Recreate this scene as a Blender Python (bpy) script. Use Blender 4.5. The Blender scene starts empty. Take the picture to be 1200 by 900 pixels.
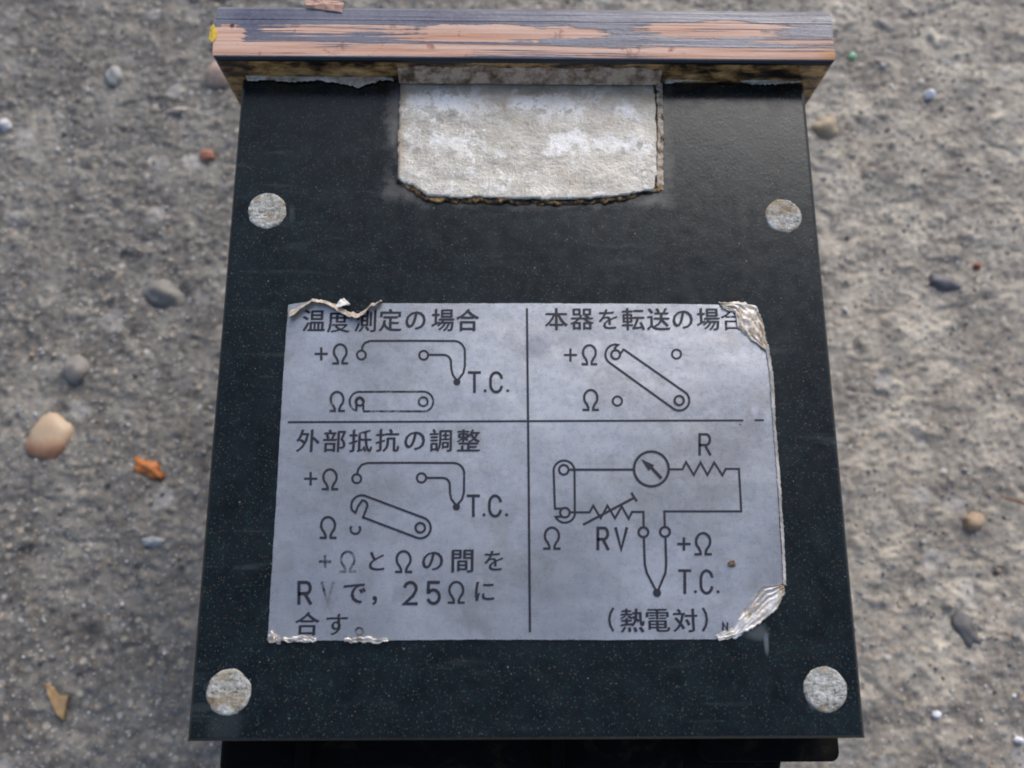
import bpy, bmesh, math, random
import numpy as np
from mathutils import Vector, Matrix, noise
random.seed(7); rng = np.random.default_rng(7)
S = 0.001                      # everything is measured in millimetres and built in metres
FACE = 0.0906                  # height of the meter's upward side above the ground
scn = bpy.context.scene
COL = scn.collection

# ------------------------------------------------------------------ camera
CX, CY, CZ = -3.9159, -78.4927, 118.3489      # mm, over the upward side
RX, RY, RZ = 0.2362, -0.0149, -0.0019
FPX = 975.9
cd = bpy.data.cameras.new('camera'); cam = bpy.data.objects.new('camera', cd); COL.objects.link(cam)
cam.location = (CX*S, CY*S, CZ*S + FACE); cam.rotation_euler = (RX, RY, RZ)
cd.sensor_width = 36; cd.lens = FPX/1200*36; cd.clip_start = 0.005; cd.clip_end = 50
cd.dof.use_dof = True; cd.dof.focus_distance = 0.123; cd.dof.aperture_fstop = 22
scn.camera = cam

# ------------------------------------------------------------------ light
SUN_EL, SUN_AZ = 34, 68        # azimuth measured from +x (picture right) towards +y (picture top)
w = bpy.data.worlds.new('World'); scn.world = w; w.use_nodes = True
nt = w.node_tree; bg = nt.nodes['Background']
sky = nt.nodes.new('ShaderNodeTexSky'); sky.sky_type = 'NISHITA'; sky.sun_disc = False
sky.sun_elevation = math.radians(SUN_EL); sky.sun_rotation = math.radians(90 - SUN_AZ)
sky.dust_density = 2.5; sky.air_density = 0.8
hs = nt.nodes.new('ShaderNodeHueSaturation'); hs.inputs['Saturation'].default_value = .9      # thin high cloud greys the blue
nt.links.new(sky.outputs[0], hs.inputs['Color']); nt.links.new(hs.outputs[0], bg.inputs[0]); bg.inputs[1].default_value = 0.13
sd = bpy.data.lights.new('sun', 'SUN'); sun = bpy.data.objects.new('sun', sd); COL.objects.link(sun)
sd.energy = 1.5; sd.angle = math.radians(46); sd.color = (1, .98, .95)
el, az = math.radians(SUN_EL), math.radians(SUN_AZ)
sdir = Vector((math.cos(el)*math.cos(az), math.cos(el)*math.sin(az), math.sin(el)))
sun.rotation_euler = sdir.to_track_quat('Z', 'Y').to_euler(); sun.location = sdir*2
scn.view_settings.view_transform = 'Standard'; scn.view_settings.look = 'None'
scn.view_settings.exposure = 0.36; scn.view_settings.gamma = 1
scn.cycles.filter_width = 1.9
scn.cycles.max_bounces = 6

# ------------------------------------------------------------------ helpers
def rotm(rx, ry, rz):
    return Matrix.Rotation(rz, 3, 'Z') @ Matrix.Rotation(ry, 3, 'Y') @ Matrix.Rotation(rx, 3, 'X')
RM = rotm(RX, RY, RZ)
def F(px, py, z=0.0):
    """a spot measured on the photograph (1200x900) -> mm on the level plane z mm above the upward side"""
    d = RM @ Vector(((px-600)/FPX, -(py-450)/FPX, -1))
    t = (z - CZ)/d.z
    return (CX + d.x*t, CY + d.y*t)
GZ = -FACE/S
def W(x, y, z): return (x*S, y*S, FACE + z*S)

def mesh(name, verts, faces, mat=None, parent=None, smooth=False, raw=False):
    me = bpy.data.meshes.new(name)
    me.from_pydata([v if raw else W(*v) for v in verts], [], faces); me.update()
    o = bpy.data.objects.new(name, me); COL.objects.link(o)
    for m in (mat if isinstance(mat, (list, tuple)) else [mat]):
        if m: me.materials.append(m)
    if smooth: me.polygons.foreach_set('use_smooth', [True]*len(me.polygons))
    if parent: o.parent = parent
    return o
def from_bm(name, bm, mat, parent=None, smooth=False):
    me = bpy.data.meshes.new(name); bmesh.ops.recalc_face_normals(bm, faces=bm.faces); bm.to_mesh(me); bm.free()
    for m in (mat if isinstance(mat, (list, tuple)) else [mat]): me.materials.append(m)
    if smooth: me.polygons.foreach_set('use_smooth', [True]*len(me.polygons))
    o = bpy.data.objects.new(name, me); COL.objects.link(o)
    if parent: o.parent = parent
    return o
def tag(o, label=None, cat=None, group=None, kind=None):
    for k, v in (('label', label), ('category', cat), ('group', group), ('kind', kind)):
        if v: o[k] = v
    return o
def bevel(bm, w_, seg=3, edges=None):
    bmesh.ops.bevel(bm, geom=list(edges or bm.edges), offset=w_, segments=seg, profile=.5, affect='EDGES', clamp_overlap=True)
def box_bm(x0, x1, y0, y1, z0, z1, bv=0, seg=3):
    bm = bmesh.new(); bmesh.ops.create_cube(bm, size=1)
    for v in bm.verts:
        v.co = W((x0+x1)/2 + v.co.x*(x1-x0), (y0+y1)/2 + v.co.y*(y1-y0), (z0+z1)/2 + v.co.z*(z1-z0))
    if bv: bevel(bm, bv*S, seg)
    return bm
def slab(name, pts, z0, z1, mat, parent, edge=0):
    """thin sheet with its own outline (mm) and real thickness"""
    bm = bmesh.new()
    lo = [bm.verts.new(W(x, y, z0)) for x, y in pts]; hi = [bm.verts.new(W(x, y, z1)) for x, y in pts]
    n = len(pts)
    top = bm.faces.new(hi); bm.faces.new(lo[::-1])
    for i in range(n): bm.faces.new((lo[i], lo[(i+1) % n], hi[(i+1) % n], hi[i]))
    bmesh.ops.triangulate(bm, faces=[f for f in bm.faces if len(f.verts) > 4])
    return from_bm(name, bm, mat, parent)
def jag(pts, step=.6, amp=.08, seed=0, closed=True):
    """subdivide an outline and make it slightly uneven"""
    out = []; n = len(pts)
    for i in range(n if closed else n-1):
        a = Vector(pts[i]); b = Vector(pts[(i+1) % n]); L = (b-a).length; k = max(1, int(L/step))
        nrm = Vector((-(b-a).y, (b-a).x))/max(L, 1e-6)
        for j in range(k):
            p = a.lerp(b, j/k)
            q = noise.noise((p.x*.9+seed, p.y*.9, seed*1.7))*.6 + noise.noise((p.x*3.1, p.y*3.1+seed, 5))*.5
            out.append(tuple(p + nrm*q*amp*2))
    if not closed: out.append(tuple(pts[-1]))
    return out

# ------------------------------------------------------------------ material helper
class N:
    def __init__(s, name):
        s.m = bpy.data.materials.new(name); s.m.use_nodes = True; s.t = s.m.node_tree
        s.b = s.t.nodes['Principled BSDF']; s.co = s.n('ShaderNodeNewGeometry').outputs['Position']
    def n(s, typ, **kw):
        nd = s.t.nodes.new(typ)
        for k, v in kw.items(): setattr(nd, k, v)
        return nd
    def l(s, a, b): s.t.links.new(a, b)
    def put(s, sock, v):
        if isinstance(v, bpy.types.NodeSocket): s.l(v, sock)
        else: sock.default_value = v if not (isinstance(v, tuple) and len(v) == 3 and sock.type == 'RGBA') else (*v, 1)
    def math(s, op, a, b=0.0, c=0.0, clamp=False):
        nd = s.n('ShaderNodeMath', operation=op, use_clamp=clamp)
        s.put(nd.inputs[0], a); s.put(nd.inputs[1], b); s.put(nd.inputs[2], c); return nd.outputs[0]
    def scaled(s, v):   # mapped coordinates
        nd = s.n('ShaderNodeVectorMath', operation='MULTIPLY'); s.l(s.co, nd.inputs[0]); nd.inputs[1].default_value = v; return nd.outputs[0]
    def noise(s, sc, det=4, rough=.6, vec=None, dist=0, out='Fac'):
        nd = s.n('ShaderNodeTexNoise'); s.l(vec or s.co, nd.inputs['Vector'])
        nd.inputs['Scale'].default_value = sc; nd.inputs['Detail'].default_value = det
        nd.inputs['Roughness'].default_value = rough; nd.inputs['Distortion'].default_value = dist
        return nd.outputs[out]
    def voro(s, sc, feat='F1', out='Distance', vec=None, rnd=1):
        nd = s.n('ShaderNodeTexVoronoi', feature=feat); s.l(vec or s.co, nd.inputs['Vector']); nd.inputs['Scale'].default_value = sc
        nd.inputs['Randomness'].default_value = rnd
        return nd.outputs[out]
    def ramp(s, fac, *st, interp='LINEAR'):
        nd = s.n('ShaderNodeValToRGB'); s.put(nd.inputs[0], fac); e = nd.color_ramp.elements; nd.color_ramp.interpolation = interp
        while len(e) < len(st): e.new(.5)
        for i, (p, c) in enumerate(st):
            e[i].position = p; e[i].color = (c, c, c, 1) if isinstance(c, (int, float)) else (*c, 1)
        return nd.outputs[0]
    def mr(s, v, a, b, c=0., d=1.):
        nd = s.n('ShaderNodeMapRange', clamp=True); s.put(nd.inputs[0], v)
        for i, q in enumerate((a, b, c, d)): s.put(nd.inputs[i+1], q)
        return nd.outputs[0]
    def mix(s, f, a, b, mode='MIX'):
        nd = s.n('ShaderNodeMix', data_type='RGBA', blend_type=mode); s.put(nd.inputs[0], f); s.put(nd.inputs[6], a); s.put(nd.inputs[7], b); return nd.outputs[2]
    def xyz(s):
        nd = s.n('ShaderNodeSeparateXYZ'); s.l(s.co, nd.inputs[0])
        return [s.math('MULTIPLY', nd.outputs[i], 1000.) for i in range(3)]   # mm (world z)
    def bump(s, h, strength=.5, dist=.0003, prev=None):
        nd = s.n('ShaderNodeBump'); s.put(nd.inputs['Height'], h); nd.inputs['Strength'].default_value = strength
        nd.inputs['Distance'].default_value = dist
        if prev: s.l(prev, nd.inputs['Normal'])
        return nd.outputs[0]
    def blob(s, x, y, cx, cy, rx, ry, wob=0.25, sc=500):
        """soft stain with an uneven rim centred at (cx,cy) mm; 1 inside"""
        a = s.math('DIVIDE', s.math('SUBTRACT', x, cx), rx); b = s.math('DIVIDE', s.math('SUBTRACT', y, cy), ry)
        d = s.math('SQRT', s.math('ADD', s.math('MULTIPLY', a, a), s.math('MULTIPLY', b, b)))
        d = s.math('ADD', d, s.math('MULTIPLY', s.math('SUBTRACT', s.noise(sc, 3), .5), wob*4))
        return s.mr(d, .55, 1.15, 1., 0.)
    def fin(s, col=None, rough=None, metal=None, normal=None, spec=None):
        if col is not None: s.put(s.b.inputs['Base Color'], col)
        if rough is not None: s.put(s.b.inputs['Roughness'], rough)
        if metal is not None: s.put(s.b.inputs['Metallic'], metal)
        if normal is not None: s.l(normal, s.b.inputs['Normal'])
        if spec is not None: s.b.inputs['Specular IOR Level'].default_value = spec
        return s.m
def plain(name, col, rough=.7, var=.25, sc=900, bumpd=.0001, metal=0):
    a = N(name); f = a.noise(sc, 4)
    c2 = tuple(c*(1-var) for c in col); c3 = tuple(min(1, c*(1+var)) for c in col)
    return a.fin(a.mix(a.mr(f, .3, .7), c2, c3), rough, metal, a.bump(f, .6, bumpd))

# concrete ------------------------------------------------
def m_concrete():
    a = N('rough_concrete'); x, y, z = a.xyz()
    big = a.noise(22, 3, .55); mid = a.noise(120, 5, .7); fine = a.noise(700, 5, .75); tiny = a.noise(2600, 3, .7)
    base = a.ramp(a.math('ADD', a.math('MULTIPLY', mid, .5), a.math('MULTIPLY', fine, .5)),
                  (.34, (.15, .15, .15)), (.44, (.28, .275, .265)), (.54, (.40, .385, .36)), (.66, (.56, .54, .50)))
    base = a.mix(a.mr(a.math('ADD', a.math('MULTIPLY', big, .5), a.math('MULTIPLY', a.noise(70, 4), .5)), .42, .58), base, a.mix(1, base, (.82, .80, .80), 'MULTIPLY'))
    # painted light: slab made warmer and paler to the right, darker to the left
    side_light = a.mr(a.math('ADD', x, a.math('MULTIPLY', a.math('SUBTRACT', a.noise(30, 3), .5), 160.)), -60., 110.)
    st_ = a.mr(a.math('ADD', a.math('MULTIPLY', a.noise(38, 5, .65), .6), a.math('MULTIPLY', a.noise(95, 4, .6), .4)), .43, .57)
    base = a.mix(1, base, a.mix(st_, (.70, .70, .70), (1.16, 1.15, 1.12)), 'MULTIPLY')
    base = a.mix(side_light, a.mix(1, base, (.66, .65, .625), 'MULTIPLY'), a.mix(1, base, (1.24, 1.17, 1.06), 'MULTIPLY'))
    wv = a.n('ShaderNodeVectorMath', operation='MULTIPLY_ADD'); a.l(a.noise(150, 4, .6, out='Color'), wv.inputs[0]); wv.inputs[1].default_value = (.006, .006, .006); a.l(a.co, wv.inputs[2]); a.n_w = wv.outputs[0]
    cellc = a.voro(420, out='Color'); cell = a.voro(420)
    sx = a.n('ShaderNodeSeparateXYZ'); a.l(cellc, sx.inputs[0])
    grain = a.ramp(sx.outputs[0], (0, (.09, .09, .10)), (.3, (.22, .22, .215)), (.62, (.36, .34, .30)), (.85, (.46, .39, .30)), (1, (.62, .60, .58)))
    inside = a.mr(cell, .25, .42, 1., 0.)
    base = a.mix(a.math('MULTIPLY', inside, a.mr(sx.outputs[1], .25, .65, 0., .75)), base, grain)
    tc_ = a.voro(800, out='Color'); s3 = a.n('ShaderNodeSeparateXYZ'); a.l(tc_, s3.inputs[0])
    base = a.mix(a.math('MULTIPLY', a.mr(a.voro(800), .2, .42, 1., 0.), a.mr(s3.outputs[1], .74, .8, 0., .7)), base, a.ramp(s3.outputs[0], (0, (.36, .22, .12)), (.4, (.48, .37, .25)), (.6, (.62, .60, .57)), (1, (.13, .13, .14))))
    agc = a.voro(130, out='Color', vec=a.n_w); ag = a.voro(130, vec=a.n_w); sg = a.n('ShaderNodeSeparateXYZ'); a.l(agc, sg.inputs[0])
    base = a.mix(a.math('MULTIPLY', a.mr(ag, .28, .46, 1., 0.), a.mr(sg.outputs[1], .55, .8, 0., .55)), base, a.ramp(sg.outputs[0], (0, (.17, .17, .17)), (.5, (.34, .32, .29)), (1, (.52, .50, .48))))
    c2c = a.voro(1500, out='Color'); s2 = a.n('ShaderNodeSeparateXYZ'); a.l(c2c, s2.inputs[0])
    base = a.mix(a.math('MULTIPLY', a.mr(a.voro(1500), .15, .4, 1., 0.), a.mr(s2.outputs[2], .84, .9, 0., .8)), base, (.72, .71, .70))
    base = a.mix(a.math('MULTIPLY', a.mr(a.voro(1500), .15, .4, 1., 0.), a.mr(s2.outputs[0], .80, .88, 0., .7)), base, (.06, .07, .09))
    h = a.math('ADD', a.math('MULTIPLY', mid, .9), a.math('ADD', a.math('MULTIPLY', fine, .7), a.math('MULTIPLY', tiny, .22)))
    return a.fin(base, a.mr(fine, .3, .7, .95, .62), 0, a.bump(h, .6, .0007), .35)

def m_face():
    a = N('speckled_black_paint'); x, y, z = a.xyz()
    nz = a.noise(260, 5, .7); f = a.noise(2200, 3, .7)
    col = a.mix(a.mr(nz, .35, .7), (.0015, .003, .003), (.008, .014, .015))
    # small pale, teal and rusty grains in the paint
    for sc, thr, c, k in ((2700, .82, (.022, .045, .048), .7), (3600, .93, (.06, .07, .07), .8), (2600, .985, (.20, .20, .19), .7), (2800, .86, (.09, .058, .03), .8), (4300, .72, (.022, .045, .055), .8), (2400, .86, (.025, .04, .045), .6), (2700, .84, (.018, .07, .06), .75), (3100, .955, (.11, .13, .13), .7), (2200, .99, (.22, .24, .24), .7)):
        vv = a.scaled((1, 1, 1)); cc = a.voro(sc, out='Color'); dd = a.voro(sc)
        sp = a.n('ShaderNodeSeparateXYZ'); a.l(cc, sp.inputs[0])
        col = a.mix(a.math('MULTIPLY', a.mr(dd, .16, .36, 1., 0.), a.mr(sp.outputs[0], thr, min(1, thr+.03), 0., k)), col, c)
    # dust rubbed round the bare metal patch
    dx = a.math('MAXIMUM', a.math('SUBTRACT', a.math('ABSOLUTE', a.math('SUBTRACT', x, MX)), MHW), 0.)
    dy = a.math('MAXIMUM', a.math('SUBTRACT', MY0, y), 0.)
    d = a.math('SQRT', a.math('ADD', a.math('MULTIPLY', dx, dx), a.math('MULTIPLY', dy, dy)))
    d = a.math('ADD', d, a.math('MULTIPLY', a.math('SUBTRACT', a.noise(330, 5, .7), .5), 5.))
    dust = a.math('MULTIPLY', a.mr(d, .1, 2.0, .42, 0.), a.mr(a.noise(140, 4), .38, .62))
    scuff = a.math('MULTIPLY', a.mr(a.noise(300, 4, .6, vec=a.scaled((.25, 1.6, 1))), .58, .75, 0., .20), a.mr(a.noise(45, 2), .4, .62))
    for (qx, qy), rx, ry, k in ((F(885, 740), 2.0, 1.2, .35), (F(898, 752), .35, 1.6, .6), (F(250, 805), 1.2, 1.0, .3), (F(262, 852), 2.6, 2.6, .10), (F(342, 250), .5, 1.6, .14), (F(955, 825), 1., .7, .35)):
        scuff = a.math('MAXIMUM', scuff, a.math('MULTIPLY', a.blob(x, y, qx, qy, rx, ry), k))
    col = a.mix(dust, col, (.30, .285, .26)); col = a.mix(scuff, col, (.17, .19, .20))
    r = a.math('ADD', a.mr(a.noise(500, 4), .3, .7, .17, .28), a.math('MULTIPLY', dust, .4))
    return a.fin(col, r, 0, a.bump(f, .4, .00004, a.bump(nz, .25, .00008)), .5)

def m_side():
    return plain('black_case_side', (.012, .013, .014), .5, .4, 700)

def m_bare():
    a = N('corroded_aluminium'); x, y, z = a.xyz()
    st = a.noise(420, 5, .7, vec=a.scaled((.45, 1, 1))); f = a.noise(1700, 4, .75); big = a.noise(110, 4, .6)
    col = a.ramp(a.math('ADD', a.math('MULTIPLY', st, .55), a.math('MULTIPLY', f, .45)),
                 (.34, (.25, .225, .19)), (.44, (.42, .395, .35)), (.54, (.56, .535, .48)), (.66, (.72, .69, .64)))
    # chalky white oxide in two rows
    band = None
    for yy, hw in ((F(620, 122)[1], 3.2), (F(620, 172)[1], 2.4)):
        b = a.mr(a.math('ABSOLUTE', a.math('SUBTRACT', y, yy)), 0., hw, 1., 0.)
        band = b if band is None else a.math('MAXIMUM', band, b)
    ox = a.mr(a.math('ADD', a.math('MULTIPLY', band, .13), a.noise(420, 8, .85)), .53, .60)
    ox = a.math('MULTIPLY', ox, a.mr(a.noise(130, 3), .42, .52))
    col = a.mix(ox, col, (.96, .94, .90))
    rust = a.math('MULTIPLY', a.mr(a.noise(210, 5, .7), .55, .72), a.mr(a.noise(60, 2), .42, .6))
    col = a.mix(a.math('MULTIPLY', rust, .6), col, (.36, .25, .13))
    yel = a.mr(a.math('ADD', y, a.math('MULTIPLY', a.math('SUBTRACT', a.noise(180, 5, .7), .5), 9.)), -5.2, -2.2, 0., .55); col = a.mix(yel, col, (.44, .34, .20))
    ed = a.math('ADD', a.math('SUBTRACT', MHW, a.math('ABSOLUTE', a.math('SUBTRACT', x, MX))), a.math('MULTIPLY', a.math('SUBTRACT', a.noise(320, 5, .7), .5), 4.)); col = a.mix(a.mr(ed, 1.6, .3, 0., .6), col, (.34, .25, .15))
    # brown grime where it runs under the bezel
    top = a.mr(a.math('ADD', y, a.math('MULTIPLY', a.math('SUBTRACT', a.noise(250, 4), .5), 2.6)), -2.4, -.4, 0., .92)
    grime = a.mix(a.mr(a.noise(500, 4), .35, .65), (.09, .06, .035), (.24, .19, .15))
    col = a.mix(top, col, grime)
    h = a.math('ADD', a.math('MULTIPLY', st, .6), a.math('MULTIPLY', f, .5))
    return a.fin(col, a.mr(f, .3, .7, .38, .7), a.math('MULTIPLY', a.math('SUBTRACT', 1., a.math('MAXIMUM', ox, top)), .35), a.bump(h, .8, .0004))

def m_plug():
    a = N('weathered_grey_plug'); f = a.noise(1700, 5, .85); b = a.noise(600, 5, .8, vec=a.scaled((1, 1.8, 1)))
    col = a.ramp(a.math('ADD', a.math('MULTIPLY', f, .5), a.math('MULTIPLY', b, .5)),
                 (.40, (.07, .066, .05)), (.45, (.32, .315, .28)), (.51, (.55, .55, .52)), (.60, (.88, .88, .86)))
    col = a.mix(a.math('MULTIPLY', a.mr(a.noise(260, 3), .5, .66), .7), col, (.34, .24, .11))
    return a.fin(col, .6, .15, a.bump(a.math('ADD', f, b), .9, .0005))

def m_label():
    a = N('brushed_silver_foil'); x, y, z = a.xyz()
    g = a.noise(900, 3, .7, vec=a.scaled((.06, 1, 1))); cl = a.noise(48, 4, .6); f = a.noise(1800, 3, .7)
    col = a.mix(a.mr(cl, .35, .65), (.50, .505, .51), (.74, .745, .755))
    col = a.mix(a.mr(g, .3, .7, 0., .12), col, (.66, .67, .74))
    col = a.mix(a.math('MULTIPLY', a.mr(a.noise(200, 5, .7), .56, .70), .30), col, (.38, .36, .35))
    col = a.mix(a.math('MULTIPLY', a.mr(a.noise(85, 6, .75), .48, .60), .34), col, (.34, .31, .26))
    col = a.mix(a.math('MULTIPLY', a.mr(a.noise(130, 5, .7, vec=a.scaled((.3, 1, 1))), .52, .66), .20), col, (.74, .77, .84))
    # grime along the left and lower rims, a grey thumb mark beside the divider
    lx0 = F(334, 400)[0]
    d = a.math('ADD', a.math('SUBTRACT', x, lx0), a.math('MULTIPLY', a.math('SUBTRACT', a.noise(400, 3), .5), 2.5))
    col = a.mix(a.mr(d, -3.0, .6, .35, 0.), col, (.30, .29, .29))
    for (qx, qy), rx, ry, k, c in ((F(628, 405), 1.9, 1.9, .45, (.30, .31, .37)), (F(720, 506), .9, .8, .35, (.62, .62, .68)), (F(867, 498), .22, .18, .9, (.35, .10, .05)),
                                   (F(400, 650), 3.2, 1.6, .22, (.55, .57, .62)), (F(415, 470), 2.0, 1.8, .25, (.60, .62, .66)), (F(890, 590), .5, 5, .35, (.66, .66, .70)), (F(884, 480), .6, 1.2, .6, (.72, .72, .76)),  # last pale fleck here, near the right rim, is a highlight painted into the foil
                                   (F(360, 690), 4.5, 3.5, .18, (.58, .59, .66)), (F(400, 530), 2.5, 1.3, .25, (.56, .58, .64)), (F(802, 685), .3, .3, .7, (.36, .22, .12))):
        col = a.mix(a.math('MULTIPLY', a.blob(x, y, qx, qy, rx, ry), k), col, c)
    dent = a.noise(55, 3, .55)
    return a.fin(col, a.mr(f, .3, .7, .24, .36), .80, a.bump(f, .2, .00004, a.bump(dent, .5, .0009, a.bump(g, .25, .00003))))

def m_ink(name, wear):
    a = N(name)
    if wear:      # print rubbed away in places: gaps are see-through
        n_ = a.noise(650, 5, .75); g = a.noise(120, 2)
        al = a.mr(a.math('ADD', a.math('MULTIPLY', n_, .7), a.math('MULTIPLY', g, .3)), wear-.06, wear+.08, .12, .9)
        a.l(al, a.b.inputs['Alpha'])
    return a.fin(a.mix(a.noise(900, 2), (.008, .009, .018), (.02, .02, .032)), .5)

def m_foil(name='torn_foil'):
    a = N(name); f = a.noise(200, 6, .7, vec=a.scaled((1.5, .6, 1)), dist=.8); g = a.noise(1300, 3, .7)
    col = a.ramp(a.math('ADD', a.math('MULTIPLY', f, .8), a.math('MULTIPLY', g, .2)),
                 (.36, (.17, .11, .06)), (.43, (.38, .30, .21)), (.49, (.58, .54, .49)), (.62, (.82, .81, .81)))
    return a.fin(col, .48, .25, a.bump(g, .6, .0002))

def m_bezel():
    a = N('scraped_blue_grey_paint'); x, y, z = a.xyz()
    st = a.noise(420, 5, .65, vec=a.scaled((.07, 1.5, 1))); st2 = a.noise(900, 4, .6, vec=a.scaled((.05, 1.6, 1)))
    f = a.noise(1500, 4, .7); b = a.noise(90, 3)
    st3 = a.noise(420, 3, .6, vec=a.scaled((.05, 4.2, 1)))
    paint = a.mix(a.mr(b, .35, .65), (.075, .078, .125), (.15, .155, .20))
    paint = a.mix(a.mr(f, .45, .7, 0., .25), paint, (.30, .31, .35))
    raw = a.mix(a.mr(st2, .35, .65), (.48, .25, .165), (.68, .44, .34))
    raw = a.mix(a.mr(st3, .52, .6, 0., .35), raw, (.74, .62, .54)); raw = a.mix(a.mr(a.noise(260, 4, .7), .60, .68, 0., .8), raw, (.30, .10, .07))
    # bare where the back edge of the bezel has been rubbed
    edge = a.mr(y, 7.0, 1.4, -.19, .125)
    patch = a.blob(x, y, F(835, 32, 5.4)[0], F(835, 32, 5.4)[1], 16., 1.7, .22, 160)
    patch2 = a.blob(x, y, F(575, 38, 5.4)[0], F(575, 38, 5.4)[1], 19., 1.6, .3, 160)
    patch4 = a.blob(x, y, F(420, 34, 5.4)[0], F(420, 34, 5.4)[1], 17., 1.3, .3, 160)
    patch3 = a.blob(x, y, F(265, 42, 5.4)[0], F(265, 42, 5.4)[1], 3.0, 2.6, .3, 260)
    k = a.math('ADD', a.math('ADD', a.math('MULTIPLY', st, .45), a.math('MULTIPLY', st3, .55)), edge)
    k = a.math('ADD', k, a.math('MULTIPLY', a.math('MAXIMUM', a.math('MAXIMUM', patch, a.math('MULTIPLY', patch4, .55)), a.math('MAXIMUM', patch2, patch3)), .24))
    bare = a.mr(k, .515, .56)
    hi = a.math('GREATER_THAN', z, FACE/S + 5.31)
    bare = a.math('MULTIPLY', bare, hi)
    col = a.mix(bare, paint, raw)
    org = a.mr(x, 44.5, 47.5, 0., .75); org = a.math('MULTIPLY', org, a.mr(y, 3., 1.2, 0., 1.)); col = a.mix(a.math('MULTIPLY', org, hi), col, (.45, .20, .05))
    dot = a.blob(x, y, F(954, 25, 5.4)[0], F(954, 25, 5.4)[1], .4, .35, .1); col = a.mix(a.math('MULTIPLY', dot, .8), col, (.03, .03, .05))
    dot = a.blob(x, y, F(272, 30, 5.4)[0], F(272, 30, 5.4)[1], .4, .5, .1); col = a.mix(dot, col, (.10, .04, .03))
    # below the rim: black paint under brown and ochre grime
    g1 = a.noise(330, 5, .7, vec=a.scaled((.5, 1, 1))); back = a.ramp(g1, (.42, (.016, .012, .009)), (.48, (.12, .065, .028)), (.56, (.40, .22, .08)), (.70, (.70, .46, .19)))
    dark = a.math('GREATER_THAN', z, FACE/S + 4.05)
    dark = a.math('MULTIPLY', a.math('GREATER_THAN', a.math('ADD', z, a.math('MULTIPLY', f, .3)), FACE/S + 4.7), a.math('LESS_THAN', y, 1.2))
    col = a.mix(a.math('MAXIMUM', a.math('GREATER_THAN', z, FACE/S + 5.22), a.math('GREATER_THAN', y, 1.2)), a.mix(dark, back, (.006, .006, .006)), col)
    r = a.mr(bare, 0, 1, .28, .7)
    h = a.math('ADD', a.math('MULTIPLY', bare, -.8), a.math('ADD', a.math('MULTIPLY', st2, .6), a.math('MULTIPLY', f, .3)))
    return a.fin(col, r, 0, a.bump(h, .7, .00025))

def m_gasket():
    a = N('grimy_gasket_paper'); f = a.noise(500, 5, .7)
    return a.fin(a.ramp(f, (.34, (.14, .095, .055)), (.44, (.36, .29, .21)), (.56, (.54, .47, .38)), (.70, (.68, .63, .55))), .8, 0, a.bump(f, .7, .0003))
def m_rust():
    a = N('rusty_adhesive'); f = a.noise(560, 6, .8)
    return a.fin(a.ramp(f, (.44, (.004, .003, .003)), (.50, (.05, .028, .012)), (.57, (.26, .15, .05)), (.68, (.50, .38, .24))), .85, 0, a.bump(f, .9, .0004))
def m_rear():
    a = N('grimy_black_bakelite'); g = a.noise(150, 5, .7, dist=1.2)
    return a.fin(a.ramp(g, (.50, (.003, .003, .003)), (.60, (.006, .006, .005)), (.66, (.022, .016, .008)), (.70, (.008, .007, .006)), (.8, (.02, .018, .015))), .9, 0, a.bump(a.noise(700, 4), .5, .0002), .15)

# bounds of the bare metal patch (mm)
MXL, MXR = F(465, 150)[0], F(776, 150)[0]; MX, MHW = (MXL+MXR)/2, (MXR-MXL)/2; MY0 = F(620, 231)[1]
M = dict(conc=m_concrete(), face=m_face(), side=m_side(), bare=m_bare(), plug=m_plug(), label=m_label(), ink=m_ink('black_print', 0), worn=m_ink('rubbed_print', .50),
         slight=m_ink('scuffed_print', .40), foil=m_foil(), bezel=m_bezel(), gasket=m_gasket(), rust=m_rust(), rear=m_rear())

# ------------------------------------------------------------------ the ground
def vnoise(X, Y, sc, seed):
    r = np.random.default_rng(seed).random((256, 256)); x = X/sc + 1000; y = Y/sc + 1000
    xi = np.floor(x).astype(int); yi = np.floor(y).astype(int); fx = x-xi; fy = y-yi
    fx = fx*fx*(3-2*fx); fy = fy*fy*(3-2*fy); g = lambda i, j: r[i % 256, j % 256]
    return (g(xi, yi)*(1-fx)+g(xi+1, yi)*fx)*(1-fy) + (g(xi, yi+1)*(1-fx)+g(xi+1, yi+1)*fx)*fy - .5
def cells(X, Y, sc, seed):
    """rounded stones in the mortar: height and id"""
    r = np.random.default_rng(seed); P = r.random((128, 128, 3)); x = X/sc+500; y = Y/sc+500
    xi = np.floor(x).astype(int); yi = np.floor(y).astype(int); best = np.full(X.shape, 9.); hid = np.zeros(X.shape)
    for dx in (-1, 0, 1):
        for dy in (-1, 0, 1):
            q = P[(xi+dx) % 128, (yi+dy) % 128]; ex = xi+dx+q[..., 0]-x; ey = (yi+dy+q[..., 1]-y)*(1+.6*q[..., 2]); d = ex*ex+ey*ey
            m = d < best; best = np.where(m, d, best); hid = np.where(m, q[..., 2], hid)
    return np.sqrt(best), hid
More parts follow.
